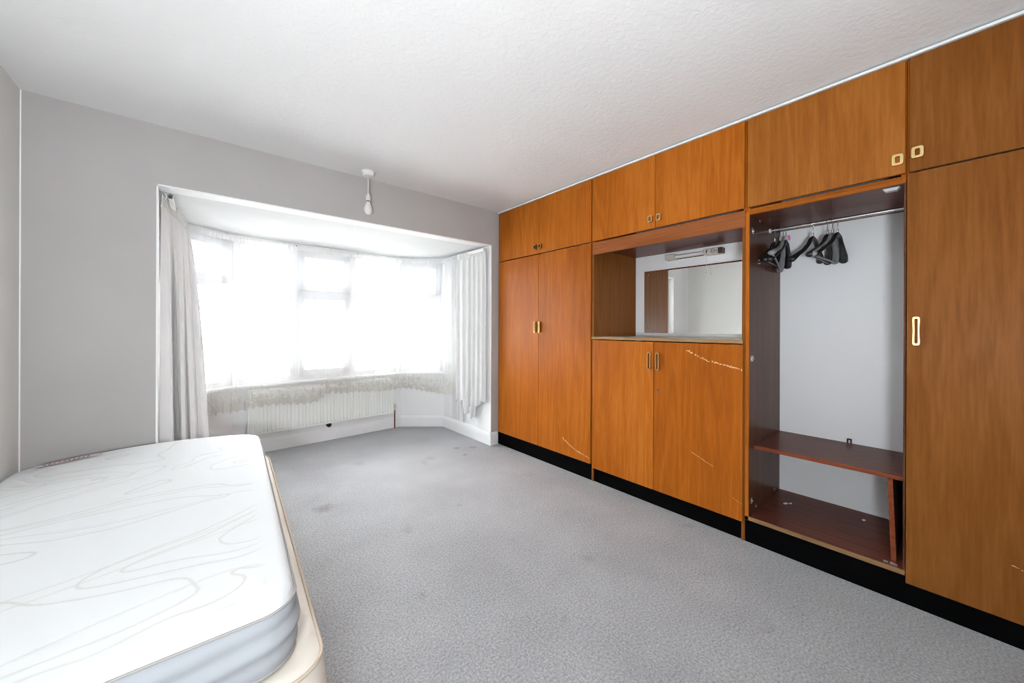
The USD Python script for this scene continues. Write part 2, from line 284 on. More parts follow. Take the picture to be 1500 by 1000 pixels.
# windows: local x along the wall from left to right, y outward, z up
def window(i, lights, label_bits, zs=ZS, zt=ZT):
    a, b = P[i], P[i + 1]; d, n, L = seg(a, b)
    w = structx('window_%d' % i, (a[0], a[1], 0), math.degrees(math.atan2(d[1], d[0])))
    fr = 0.055; y0, y1 = 0.012, 0.075
    obj('outer_frame', cat(bx(0.0, L, y0, y1, zs, zs + fr), bx(0.0, L, y0, y1, zt - .02, zt), bx(0, fr, y0, y1, zs, zt), bx(L - fr, L, y0, y1, zs, zt)), 'upvc', w)
    obj('window_board', bx(0.005, L - .005, -0.035, y0 + .01, zs - .022, zs + .004, .004), 'gloss_white', w)
    for kind, x0, x1, za, zb in lights:
        if kind == 'bar':
            obj('mullion' if zb - za > x1 - x0 else 'transom', bx(x0, x1, y0, y1, za, zb), 'upvc', w); continue
        g0, g1, h0, h1 = x0, x1, za, zb
        if kind == 'casement':
            c = 0.06
            obj('casement', cat(bx(x0, x1, y0 - .012, y1 - .02, za, za + c), bx(x0, x1, y0 - .012, y1 - .02, zb - c, zb), bx(x0, x0 + c, y0 - .012, y1 - .02, za, zb), bx(x1 - c, x1, y0 - .012, y1 - .02, za, zb)), 'upvc', w)
            g0, g1, h0, h1 = x0 + c - .005, x1 - c + .005, za + c - .005, zb - c + .005
        obj('pane', bx(g0, g1, 0.038, 0.044, h0, h1, 0), 'glass', w, False)
    return w
L2 = seg(P[2], P[3])[2]
window(2, [('bar', .455, .530, ZS + .05, ZT - .02), ('bar', 1.040, 1.105, ZS + .05, ZT - .02), ('bar', .05, .455, 1.525, 1.570), ('bar', 1.105, L2 - .05, 1.525, 1.570), ('bar', .53, 1.04, 1.545, 1.58),
           ('light', .05, .455, .70, 1.53), ('light', .05, .455, 1.565, 1.975), ('light', 1.105, L2 - .05, .70, 1.53), ('light', 1.105, L2 - .05, 1.565, 1.975),
           ('casement', .53, 1.04, .705, 1.55), ('casement', .53, 1.04, 1.575, 1.975)], '')
L1, L3 = seg(P[1], P[2])[2], seg(P[3], P[4])[2]
for i, L in ((1, L1), (3, L3)):
    window(i, [('bar', .05, L - .05, 1.56, 1.61), ('light', .05, L - .05, .70, 1.565), ('casement', .05, L - .05, 1.60, 1.975)], '')

# skirting boards
def skirt(a, b, h=0.128, t=0.018):
    d, n, L = seg(a, b); a, b = np.asarray(a), np.asarray(b); prof = [(0, 0), (t, 0), (t, h - .03), (t * .55, h - .008), (t * .3, h), (0, h)]
    V = []; 
    for q in (a, b):
        for o, z in prof: V.append([q[0] - n[0] * o, q[1] - n[1] * o, z])
    return trimesh.convex.convex_hull(np.array(V))
struct('baseboard_bay_left', cat(skirt(P[0], P[1]), skirt(P[1], P[2])), 'gloss_white')
struct('baseboard_bay_front', skirt(P[2], P[3]), 'gloss_white')
struct('baseboard_bay_right', cat(skirt(P[3], P[4]), skirt(P[4], P[5] - [0, .016])), 'gloss_white')
struct('baseboard_back', cat(skirt((OX1 - .018, YB), (XW - .002, YB)), skirt((XL, YB), (OX0 + .016, YB))), 'gloss_white')
struct('trim_1', bx(XW - .004, XW + .012, -.47, YB - .006, 2.379, 2.391, .001), 'gloss_white')

# ------------------------------------------------------------------ fitted cupboards (front plane x = XW, doors 18 mm)
DX0, DX1, CX, CB = XW, XW + .018, XW + .021, 2.955
def ring_handle(h, w, slot_w, waist=0.0, depth=.012, t=.004):
    """brass plate with a slot, standing off the door on its rim: built in the y-z plane, facing -x, centred on 0"""
    n = 36; ang = np.linspace(0, 2 * np.pi, n, endpoint=False)
    def shape(hh, ww, k):
        e = 5.0; c, s = np.cos(ang), np.sin(ang)
        y = np.sign(c) * np.abs(c) ** (2 / e) * ww / 2; z = np.sign(s) * np.abs(s) ** (2 / e) * hh / 2
        return np.stack([y * (1 - k * (1 - (2 * z / hh) ** 2)), z], 1)
    poly = Polygon(shape(h, w, waist), [shape(h - .3 * w - .008, slot_w, waist)[::-1]])
    plate = extrude(poly, depth)
    m = plate.copy(); V = np.array(m.vertices); m.vertices = np.stack([-V[:, 2], V[:, 0], V[:, 1]], 1)
    m.invert() if m.volume < 0 else None
    back = bx(-.002, 0, -slot_w / 2 - .001, slot_w / 2 + .001, -(h - .3 * w) / 2, (h - .3 * w) / 2, 0)
    return m, back
def add_handle(door, y, z, kind):
    h, w, sw, wa, dp, mt = {'long': (.122, .026, .012, .25, .014, 'brass'), 'ring': (.118, .026, .013, 0.0, .016, 'brass'), 'bow': (.100, .022, .011, .1, .020, 'bronze'),
                            'small': (.048, .036, .015, 0.0, .014, 'brass'), 'smallbronze': (.046, .034, .015, 0.0, .016, 'bronze')}[kind]
    m, back = ring_handle(h, w, sw, wa, dp)
    hd = obj('handle', shift(m, [DX0, y, z]), mt, door)
    return hd
def door(root, y0, y1, z0, z1, handle=None, mt='teak', name='door', dx=0.0):
    d = obj(name, bx(DX0 + dx, DX1 + dx, y0, y1, z0, z1, .0015), mt, root)
    if handle: add_handle(d, *handle)
    return d
def carcass(root, y0, y1, z0, z1, mt='teak', sides=True, back=True):
    t = .017
    obj('side_panel', bx(CX, CB, y1 - t, y1, z0, z1), mt, root); obj('side_panel', bx(CX, CB, y0, y0 + t, z0, z1), mt, root)
    obj('top_panel', bx(CX, CB, y0 + t, y1 - t, z1 - t, z1), 'teak_cross', root); obj('bottom_panel', bx(CX, CB, y0 + t, y1 - t, z0, z0 + t), 'teak_cross', root)
    if back: obj('back_panel', bx(CB - .006, CB, y0 + t, y1 - t, z0 + t, z1 - t, 0), 'back_white', root)
def scratch(d, pts, w=.004, x=DX0):
    """pale gouges in the veneer: thin raised flakes along a broken line (y, z)"""
    r = np.random.default_rng(int(abs(pts[0][0]) * 1000)); ms = []
    p = np.array(pts); s = np.r_[0, np.cumsum(np.linalg.norm(np.diff(p, axis=0), axis=1))]
    q = np.linspace(0, s[-1], max(8, int(s[-1] / .006))); yy, zz = np.interp(q, s, p[:, 0]), np.interp(q, s, p[:, 1])
    for k in range(len(q) - 1):
        if r.random() < .18: continue
        ww = w * r.uniform(.25, 1.0); oz = r.normal(0, w * .25)
        ms.append(trimesh.convex.convex_hull(np.array([[x - a, yy[k + e], zz[k + e] + oz + b * ww / 2] for a in (0, .0004) for e in (0, 1) for b in (-1, 1)])))
    obj('scratch', cat(ms), 'scratch_pale', d)

# unit boundaries along y
U1 = (1.838, 3.030); U2 = (0.759, 1.834); U3 = (0.137, 0.7575); U4 = (-0.470, 0.1355)
ZU0, ZU1 = 1.881, 2.374
# overhead cupboards
ov = thing('overhead_cupboard', 'teak veneer overhead cupboard with two doors against the grey window wall', 'cupboard', group='overhead cupboards in a row')
carcass(ov, *U1, 1.858, 2.378); door(ov, 2.4385, 3.028, ZU0, ZU1, (2.475, 1.940, 'smallbronze')); door(ov, 1.842, 2.436, ZU0, ZU1, (2.410, 1.940, 'smallbronze'))
ov = thing('overhead_cupboard', 'teak veneer overhead cupboard with two doors above the mirror niche', 'cupboard', group='overhead cupboards in a row')
carcass(ov, *U2, 1.858, 2.378); door(ov, 1.304, 1.830, ZU0, ZU1, (1.336, 1.946, 'small')); door(ov, .765, 1.300, ZU0, ZU1, (1.275, 1.944, 'small'))
ov = thing('overhead_cupboard', 'teak veneer overhead cupboard with one wide door above the open hanging space', 'cupboard', group='overhead cupboards in a row')
carcass(ov, *U3, 1.858, 2.378); door(ov, .140, .750, ZU0, ZU1, (.163, 1.943, 'small'), 'teak_half_shaded')
ov = thing('overhead_cupboard', 'teak veneer overhead cupboard at the right edge, above the tall closed door', 'cupboard', group='overhead cupboards in a row')
carcass(ov, *U4, 1.858, 2.378); door(ov, -.466, .128, ZU0, ZU1, (.104, 1.956, 'small'), 'teak_brown_shaded')

# unit 1: double wardrobe
w1 = thing('wardrobe', 'tall teak veneer wardrobe with two closed doors next to the window bay', 'wardrobe')
carcass(w1, *U1, .125, 1.857)
door(w1, 2.4385, 3.028, .128, 1.872, (2.470, 1.208, 'bow')); d = door(w1, 1.842, 2.436, .128, 1.872, (2.410, 1.208, 'bow'))
scratch(d, [(2.135, .268), (2.03, .215), (1.93, .185), (1.85, .172)], .010)
obj('plinth', bx(XW + .012, XW + .030, U1[0], U1[1] + .01, 0, .126, 0), 'plinth_black', w1)

# unit 2: dressing cabinet with mirror niche
w2 = thing('dressing_cabinet', 'teak veneer cabinet with open mirror niche, grey counter and two scratched doors below', 'cabinet')
t = .018
obj('side_panel', bx(CX - .014, CB, U2[1] - t, U2[1], 0, 1.857), 'teak_brown_shaded', w2); obj('side_panel', bx(CX - .014, CB, U2[0], U2[0] + t, 0, 1.857), 'teak_brown_shaded', w2)
obj('niche_top', bx(CX, CB, U2[0] + t, U2[1] - t, 1.822, 1.857), 'walnut_cross', w2)
obj('pelmet', bx(XW + .004, XW + .019, U2[0] + .002, U2[1] - .004, 1.775, 1.868), 'pelmet_wood', w2)
ct = obj('counter', bx(XW + .004, CB, U2[0] + t, U2[1] - t, 1.114, 1.1345), 'laminate', w2)
obj('edging', bx(XW - .004, XW + .004, U2[0] + .010, U2[1] - .001, 1.114, 1.1345), 'pale_edge', ct)
obj('bottom_panel', bx(CX, CB, U2[0] + t, U2[1] - t, .105, .122), 'teak_cross', w2)
obj('back_panel', bx(CB - .006, CB, U2[0] + t, U2[1] - t, .122, 1.114, 0), 'back_white', w2)
tag(obj('niche_back', bx(CB - .006, CB, U2[0] + t, U2[1] - t, 1.1345, 1.822, 0), 'back_white', w2), 'white painted back board of the niche')
obj('mirror_ledge', bx(CB - .034, CB - .006, U2[0] + t, U2[1] - t - .02, 1.1345, 1.160, .002), 'gloss_white', w2)
d1 = door(w2, 1.312, 1.824, .105, 1.108, (1.338, .978, 'ring')); d2 = door(w2, .770, 1.308, .105, 1.108, (1.277, .978, 'ring'))
lk = obj('lock', rot(shift(cyl(.008, 0, .003, n=18), [0, 0, 0]), -90, [0, 1, 0]), 'brown_plastic', d2)
UsdGeom.Xformable(lk).AddTranslateOp().Set(Gf.Vec3d(DX0, 1.281, .785))
scratch(d2, [(1.09, 1.062), (1.045, 1.043), (1.0, 1.02), (.94, 1.0), (.87, .985), (.80, .972), (.773, .965)], .011)
scratch(d2, [(1.06, .43), (1.0, .405), (.93, .375)], .003)
scratch(d2, [(.82, .225), (.775, .205)], .003)
obj('plinth', bx(XW + .016, XW + .030, U2[0] + t, U2[1] - t, 0, .105, 0), 'plinth_black', w2)

CB3 = 2.930
# unit 3: open hanging space (its door is gone)
w3 = thing('open_wardrobe', 'open wardrobe bay without a door, dark walnut inside with white back', 'wardrobe')
y0, y1 = U3
sp = obj('side_panel', bx(CX - .012, CB3, y1 - t, y1, .125, 1.857), 'walnut_dark', w3)
obj('edging', bx(CX - .020, CX - .012, y1 - t, y1, .125, 1.857), 'teak', sp)
obj('side_panel', bx(CX - .012, CB3, y0, y0 + .007, .125, 1.857), 'walnut_dark', w3)
tp = obj('top_panel', bx(CX, CB3, y0 + .007, y1 - t, 1.838, 1.857), 'walnut_cross', w3)
obj('edging', bx(CX - .020, CX, y0, y1 - t, 1.838, 1.857), 'teak_cross', tp)
tag(obj('back_panel', bx(CB3 - .008, CB3, y0 + .007, y1 - t, .14, 1.838, 0), 'back_white', w3), 'white back panel')
bp_ = obj('bottom_panel', bx(CX - .012, CB3 - .008, y0 + .007, y1 - t, .128, .146), 'walnut_cross', w3)
obj('edging', bx(CX - .020, CX - .012, y0, y1, .126, .147), 'pale_edge', bp_)
sh = obj('shelf', bx(2.440, CB3 - .008, y0 + .007, y1 - t, .512, .530), 'walnut_cross', w3)
obj('edging', bx(2.434, 2.440, y0 + .007, y1 - t, .511, .531), 'red_edge', sh)
dv = obj('divider', rot(bx(2.420, CB3 - .01, .180, .196, .146, .512), -2.0, [1, 0, 0], (0, .2, .512)), 'walnut_dark', w3)
obj('edging', rot(bx(2.412, 2.420, .179, .197, .146, .511), -2.0, [1, 0, 0], (0, .2, .512)), 'red_edge', dv)
obj('plinth', bx(XW + .012, XW + .030, U4[1], y1, 0, .126, 0), 'plinth_black', w3)
rl = obj('hanging_rail', rot(shift(cyl(.0095, 0, y1 - t - y0 - .017, n=20), [0, 0, 0]), -90, [1, 0, 0]), 'brushed_steel', w3)
RX, RZ = 2.70, 1.806
UsdGeom.Xformable(rl).AddTranslateOp().Set(Gf.Vec3d(RX, y0 + .007 + .005, RZ))
obj('rail_socket', rot(lathe([(0, 0), (.014, 0), (.014, .004), (.0125, .006), (.0125, .010), (0, .012)], n=20), 90, [1, 0, 0]).apply_translation([RX, y1 - t, RZ]), 'white_plastic', w3)
for z, x in ((1.030, 2.394), (.224, 2.391), (1.755, 2.398)):                # hinge plates left behind by the door
    hg = obj('hinge_plate', cat(bx(x - .008, x + .014, y1 - t - .004, y1 - t, z - .016, z + .016, .002), shift(rot(cyl(.007, 0, .010, n=16, b=.002), 90, [1, 0, 0]), [x + .002, y1 - t, z])), 'steel', w3)
for z, x in ((.168, 2.470), (.174, 2.81), (1.835, 2.52)):
    obj('dowel_cap', shift(rot(lathe([(0, 0), (.012, 0), (.011, .005), (.006, .008), (0, .009)], n=16), 90, [1, 0, 0]), [x, y1 - t, z]), 'brown_plastic', w3)
ck = obj('door_catch', trimesh.convex.convex_hull(np.array([[x, y, z] for z, k in ((1.838, 0), (1.826, .010)) for x in (2.385 + k * .5, 2.425 - k * .5) for y in (.158 + k, .214 - k)])), 'clear_plastic', w3)
cl = obj('shelf_clip', cat(bx(CB3 - .020, CB3 - .008, .385, .391, .530, .556, .001), bx(CB3 - .020, CB3 - .008, .400, .406, .530, .556, .001), bx(CB3 - .020, CB3 - .008, .385, .406, .550, .556, .001)), 'black_plastic', w3)
obj('lower_catch', cat(bx(2.372, 2.392, .160, .185, .146, .152, .001), bx(2.376, 2.388, .190, .206, .146, .150, .001)), 'steel', w3)

# unit 4: single tall door
w4 = thing('wardrobe', 'tall teak veneer wardrobe with a single closed door at the right edge of the room', 'wardrobe')
carcass(w4, *U4, .10, 1.857); d = door(w4, -.466, .1345, .096, 1.874, (.106, 1.192, 'long'), 'teak_brown_shaded')
scratch(d, [(-.14, .31), (-.17, .30)], .004)
obj('plinth', bx(XW + .012, XW + .030, U4[0], U4[1], 0, .100, 0), 'plinth_black', w4)

# mirror on the niche back
MX = CB - .006
mi = thing('mirror', 'frameless wall mirror on the white back of the cabinet niche', 'mirror')
obj('mirror_glass', bx(MX - .007, MX - .002, .792, 1.730, 1.160, 1.690, .0008), 'mirror', mi)
obj('backing_board', bx(MX - .002, MX, .796, 1.726, 1.162, 1.686, 0), 'dark_gap', mi)
for (y, z) in ((1.692, 1.660), (1.690, 1.205)):
    obj('mirror_screw', shift(rot(lathe([(0, 0), (.008, 0), (.007, .003), (.003, .0045), (0, .0045)], n=16), -90, [0, 1, 0]), [MX - .007, y, z]), 'steel', mi)
obj('top_channel', bx(MX - .014, MX, .778, 1.735, 1.690, 1.700, .001), 'gloss_white', mi)
obj('edge_strip', bx(MX - .012, MX, .778, .792, 1.160, 1.690, .001), 'gloss_white', mi)

# shaver strip light above the mirror
sl = thing('shaver_light', 'off-white strip light with shaver socket fixed above the mirror', 'light')
obj('end_cap', bx(MX - .060, MX, 1.437, 1.517, 1.752, 1.798, .004), 'cream_plastic', sl)
sc_ = obj('socket_block', bx(MX - .060, MX, 1.115, 1.215, 1.750, 1.798, .004), 'cream_plastic', sl)
obj('socket_face', cat(shift(rot(lathe([(.013, 0), (.016, 0), (.016, .002), (.013, .002), (.013, 0)], n=28), -90, [0, 1, 0]), [MX - .060, 1.147, 1.774]), bx(MX - .0615, MX - .06, 1.149, 1.154, 1.771, 1.777, 0), bx(MX - .0615, MX - .06, 1.140, 1.145, 1.771, 1.777, 0),
                         bx(MX - .0615, MX - .06, 1.190, 1.196, 1.765, 1.783, 0), bx(MX - .0615, MX - .06, 1.183, 1.196, 1.780, 1.785, 0), bx(MX - .0615, MX - .06, 1.122, 1.126, 1.768, 1.780, 0)), 'socket_dark', sc_)
obj('rear_cap', bx(MX - .056, MX, 1.085, 1.115, 1.753, 1.795, .003), 'brown_plastic', sl)
obj('base_strip', bx(MX - .014, MX, 1.215, 1.437, 1.757, 1.793, .002), 'cream_plastic', sl)
obj('trim_bar', cat(bx(MX - .018, MX - .012, 1.215, 1.437, 1.788, 1.793, .001), bx(MX - .018, MX - .012, 1.215, 1.437, 1.757, 1.762, .001)), 'brown_plastic', sl)
obj('lamp_tube', shift(rot(cyl(.012, 0, .222, n=20), -90, [1, 0, 0]), [MX - .034, 1.215, 1.775]), 'white_plastic', sl)
pc = obj('pull_cord', tube([(MX - .045, 1.198, z) for z in np.linspace(1.752, 1.630, 6)], .0012, 6), 'white_plastic', sl)
obj('cord_knob', lathe([(0, 1.614), (.004, 1.615), (.0045, 1.624), (.0015, 1.632), (0, 1.632)], (MX - .045, 1.198), 12), 'white_plastic', pc)

# ------------------------------------------------------------------ coat hangers
def hanger(label, y, turn, kind, group=None, dz=0.0, roll=0.0, x=None):
    """hook over the rail; local x along the shoulders. turn: degrees from square to the rail"""
    h = thing('coat_hanger', label, 'hanger', (RX if x is None else x, y, RZ + .0095), turn, group)
    bodymat = 'grey_plastic' if kind == 'grey' else 'black_plastic'
    r = .0125
    def T(m): return rot(m, roll, [0, 1, 0]) if roll else m
    hook = [(r * math.sin(a), 0, -.0095 + r * math.cos(a)) for a in np.radians(np.linspace(-110, 150, 18))]
    hook += [(.006, 0, -.030), (.001, 0, -.040), (0, 0, -.050), (0, 0, -.072)]
    obj('hook', T(tube(hook, .0017, 8)), 'steel', h)
    obj('collar', T(shift(cyl(.0050, -.084, -.060, n=14, b=.001), [0, 0, 0])), 'steel', h)
    W = .195
    right = [(0, 0, -.092), (.030, 0, -.102), (.060, .003, -.132), (.105, .010, -.163), (.160, .022, -.190), (W, .034, -.214)]
    rs = [(.016, .010, .014), (.015, .010, .013), (.012, .011, .010), (.010, .014, .009), (.010, .018, .010), (.011, .021, .016)]
    if kind != 'bar' : pass
    body = chain(right, rs, 12) + chain([(-a, b, c) for a, b, c in right], rs, 12)
    obj('body', T(tm(body)), bodymat, h, 50)
    if kind in ('grey', 'bar'):
        obj('trouser_bar', T(tube([(-W + .004, .030, -.219), (-.12, .026, -.224), (0, .024, -.225), (.12, .026, -.224), (W - .004, .030, -.219)], .0055, 10)), bodymat, h)
    if kind == 'clip':
        for sx in (-1, 1): obj('metal_clip', T(cat(bx(sx * W - .009, sx * W + .009, -.0 + .020, .050, -.236, -.230, .001), bx(sx * W - .003, sx * W + .003, .046, .052, -.236, -.205, .001))), 'steel', h)
    return h
G = 'coat hangers on the wardrobe rail'
hanger('black plastic coat hanger hanging alone in the middle of the rail', .528, -8, 'black', G, roll=-4)
hanger('black coat hanger with trouser bar, left one of the right-hand cluster', .462, -1, 'bar', G)
hanger('black coat hanger behind the grey one in the right-hand cluster', .418, -9, 'black', G)
hanger('grey plastic coat hanger with trouser bar, front of the right-hand cluster', .440, -4, 'grey', G)
hanger('black coat hanger beside the pink ring, right one of the left-hand cluster', .655, 1, 'black', G)
hanger('black coat hanger with trouser bar, middle of the left-hand cluster', .684, 3, 'bar', G)
hanger('black coat hanger with metal clips, leftmost on the rail', .712, 0, 'clip', G)
hanger('grey plastic coat hanger in the left-hand cluster, hanging lowest', .668, 9, 'grey', G, roll=8)
pk = obj('size_ring', rot(trimesh.creation.torus(.012, .0035, 24, 10), 90, [1, 0, 0]).apply_translation([RX - .012, .636, RZ - .062]), 'pink_plastic')
tag(pk, 'small pink plastic ring on the hangers at the left end of the rail', 'ring')

# plaster flakes on the wardrobe bottom
r_ = np.random.default_rng(5)
for (x, y, k, lb_) in ((2.705, .652, 1.6, 'larger white plaster flake at the left rear of the open wardrobe bottom'), (2.728, .634, 1.0, 'smaller white plaster flake beside the larger one in the open wardrobe'),
                       (2.80, .32, 1.2, 'lone white plaster flake in the middle of the open wardrobe bottom')):
    a = np.sort(r_.uniform(0, 2 * np.pi, 7)); rr = r_.uniform(.006, .009, 7) * k
    fl = shift(extrude(Polygon(np.stack([np.cos(a) * rr * 1.6, np.sin(a) * rr], 1)).convex_hull, .0015), [x, y, .146])
    tag(obj('plaster_flake', fl, 'flake_white', None, False), lb_, 'debris', 'plaster flakes on the wardrobe bottom')

# ------------------------------------------------------------------ pendant bulb
pn = thing('pendant_light', 'bare white bulb on a short flex hanging from the ceiling before the bay', 'light', (.978, 2.905, 0))
obj('ceiling_rose', lathe([(0, 2.40), (.050, 2.40), (.051, 2.392), (.044, 2.384), (.040, 2.366), (.030, 2.360), (.008, 2.357), (0, 2.357)], n=36), 'white_plastic', pn)
obj('flex', tube([(0, 0, z) for z in (2.360, 2.33, 2.28, 2.225)], .0034, 10), 'white_plastic', pn)
obj('lamp_holder', lathe([(0, 2.232), (.007, 2.232), (.010, 2.222), (.0165, 2.214), (.0175, 2.198), (.0165, 2.196), (.0175, 2.182), (.016, 2.176), (0, 2.176)], n=28), 'white_plastic', pn)
bl = obj('bulb', lathe([(0, 2.168), (.013, 2.168), (.0145, 2.160), (.020, 2.145), (.0275, 2.125), (.0300, 2.108), (.0285, 2.094), (.022, 2.080), (.012, 2.073), (0, 2.071)], n=32), 'bulb_glass', pn)
obj('bulb_collar', lathe([(0, 2.178), (.0125, 2.178), (.0135, 2.168), (0, 2.168)], n=24), 'bulb_collar', bl)

# ------------------------------------------------------------------ curtain track, net, curtains
def offset_path(off, ystart_l, ystart_r, r=.16, n=14):
    """plan polyline along the bay walls, off metres inside, corners rounded"""
    ring = Polygon([tuple(q) for q in P] + [(OX1, 1.0), (OX0, 1.0)]).buffer(-off, join_style=2)
    pts = [np.array(c) for c in ring.exterior.coords[:-1]]
    def near(q): return min(pts, key=lambda c: np.linalg.norm(c - q))
    c = [near(P[1]), near(P[2]), near(P[3]), near(P[4])]
    path = [np.array([c[0][0] - .0, ystart_l])] + c + [np.array([c[3][0] + .0, ystart_r])]
    out = [path[0]]
    for i in range(1, len(path) - 1):
        a, b, d = path[i - 1], path[i], path[i + 1]; rr = min(r, .45 * np.linalg.norm(a - b), .45 * np.linalg.norm(d - b))
        p0 = b + (a - b) / np.linalg.norm(a - b) * rr; p1 = b + (d - b) / np.linalg.norm(d - b) * rr
        for s in np.linspace(0, 1, n): out.append((1 - s) ** 2 * p0 + 2 * s * (1 - s) * b + s * s * p1)
    out.append(path[-1]); return np.array(out)
def resample(p, ds):
    s = np.r_[0, np.cumsum(np.linalg.norm(np.diff(p, axis=0), axis=1))]; q = np.linspace(0, s[-1], int(s[-1] / ds) + 1)
    o = np.stack([np.interp(q, s, p[:, k]) for k in range(2)], 1); t_ = np.gradient(o, axis=0); t_ /= np.linalg.norm(t_, axis=1, keepdims=True)
    return o, np.stack([t_[:, 1], -t_[:, 0]], 1), q          # points, normals pointing into the room, arc length
tr = thing('curtain_track', 'white curved curtain track running round the bay below its ceiling', 'curtain track')
tp_, tn, ts = resample(offset_path(.045, 3.10, 3.10), .02)
def ribbon(p, n, y0, y1, z0, z1):
    L = np.stack([np.c_[p + n * a, np.full(len(p), z)] for a, z in ((y0, z0), (y1, z0), (y1, z1), (y0, z1), (y0, z0))], 1); return grid(L)
obj('rail', ribbon(tp_, tn, -.008, .012, 1.988, 2.018), 'track_white', tr)
for s in np.linspace(.3, ts[-1] - .3, 9):
    k = int(np.argmin(abs(ts - s))); q = tp_[k]; 
    a = math.degrees(math.atan2(tn[k][1], tn[k][0]))
    obj('bracket', shift(rot(bx(-.045, .004, -.008, .008, 2.010, 2.030, .001), a, [0, 0, 1]), [q[0], q[1], 0]), 'track_white', tr)
for x in (.716, 1.319):
    k = int(np.argmin(abs(tp_[:, 0] - x) + 5 * (tp_[:, 1] < 4))); q, nn = tp_[k], tn[k]
    s_ = trimesh.creation.icosphere(2, .006); obj('screw_head', shift(s_, [q[0] + nn[0] * .012, q[1] + nn[1] * .012, 2.011]), 'bulb_collar', tr)
k = int(np.argmin(abs(tp_[:, 0] - 1.03) + 5 * (tp_[:, 1] < 4))); q, nn = tp_[k], tn[k]
obj('draw_cord', cat(tube([(q[0] + nn[0] * .016, q[1] + nn[1] * .016, z) for z in (2.035, 2.0, 1.985)], .0012, 6), shift(trimesh.creation.icosphere(2, .006), [q[0] + nn[0] * .016, q[1] + nn[1] * .016, 1.980])), 'cream_plastic', tr)

# net curtain
np_, nn_, ns = resample(offset_path(.108, 3.74, 3.62), .006)
rgn = np.random.default_rng(11)
wob = np.zeros(len(ns)); 
cells = np.cumsum(rgn.uniform(.035, .075, 200)); ph = np.interp(ns, np.r_[0, cells], np.arange(201)) * 2 * np.pi
ampl = np.interp(ns, np.linspace(0, ns[-1], 40), rgn.uniform(.25, 1.0, 40))
# bunches where two widths meet
hb = .452 + .022 * np.sin(ns * 4.1 + .6) + .016 * np.sin(ns * 9.3) 
hb += .055 * np.exp(-((np_[:, 0] - 1.02) / .10) ** 2) * (np_[:, 1] > 3.9) - .02 * np.exp(-((np_[:, 0] - .1) / .25) ** 2)
scal = .024 * np.abs(np.sin(np.pi * ns / .060))
ZTOP, ZL = 1.992, .80
def net_rows(zfun_top, zfun_bot, nrow):
    rows = []; uvs = []
    for j in range(nrow):
        f = j / (nrow - 1); zb, zt = zfun_bot, zfun_top; z = zt + (zb - zt) * f
        g = (ZTOP - z) / (ZTOP - .45)
        a = .005 + .017 * ampl * np.clip(g * 1.4 + .15, 0, 1)
        o = a * np.sin(ph + .5 * np.sin(g * 3 + ns * 2)) + .010 * g * np.sin(ns * 7 + 2 * g)
        q = np_ + nn_ * o[:, None]
        rows.append(np.c_[q, z]); uvs.append(np.c_[ns * 1.25, z - hb])
    return np.stack(rows, 1), np.stack(uvs, 1)
nt = thing('net_curtain', 'sheer white net curtain with scalloped lace hem drawn across the bay window', 'net curtain')
A, ua = net_rows(np.full(len(ns), ZTOP), np.full(len(ns), ZL), 40); obj('voile', grid(A), 'voile', nt, True)
B, ub = net_rows(np.full(len(ns), ZL), hb + scal, 24)
tag(obj('lace_border', grid(B), 'lace', nt, True, uv=ub.reshape(-1, 2)), 'ivory lace border with zigzag hem')
hd_ = np.stack([np.c_[np_ + nn_ * (.006 + .006 * ampl * np.sin(ph * 2))[:, None], np.full(len(ns), z)] for z in np.linspace(ZTOP + .004, ZTOP - .035, 4)], 1)
obj('heading_tape', grid(hd_), 'lining_cloth', nt, True)

def curtain(root, top, bot, ztop, zbot, folds, amp_t, amp_b, zprof=None, rows=50, seed=3, mname='fabric', mt='curtain_cloth', ease=.7, phase=0.0, n=260):
    """hanging cloth between a plan polyline at the top and one at the bottom; folds: fold centres count"""
    r = np.random.default_rng(seed); s = np.linspace(0, 1, n)
    top, bot = np.array(top, float), np.array(bot, float)
    def along(p): q = np.r_[0, np.cumsum(np.linalg.norm(np.diff(p, axis=0), axis=1))]; q /= q[-1]; return np.stack([np.interp(s, q, p[:, k]) for k in range(2)], 1)
    a, b = along(top), along(bot); cc = np.cumsum(r.uniform(.6, 1.4, folds)); cc = np.r_[0, cc / cc[-1]]; phs = np.interp(s, cc, np.arange(folds + 1)) * 2 * np.pi + phase
    am = np.interp(s, np.linspace(0, 1, folds + 1), r.uniform(.6, 1.2, folds + 1))
    R = []
    for j in range(rows):
        f = j / (rows - 1); g = f ** ease; p = a * (1 - g) + b * g; t_ = np.gradient(p, axis=0); t_ /= np.linalg.norm(t_, axis=1, keepdims=True); nrm = np.stack([t_[:, 1], -t_[:, 0]], 1)
        w = amp_t + (amp_b - amp_t) * min(1, f * 2.2)
        sharp = np.sin(phs + .35 * np.sin(f * 4 + s * 5)); sharp = np.sign(sharp) * np.abs(sharp) ** .75
        p = p + nrm * (w * am * sharp)[:, None]
        zb = zbot if zprof is None else zprof(s)
        R.append(np.c_[p, np.broadcast_to(ztop + (zb - ztop) * f, (n,))])
    P3 = np.stack(R, 1)
    return obj(mname, grid(P3), mt, root, True), P3
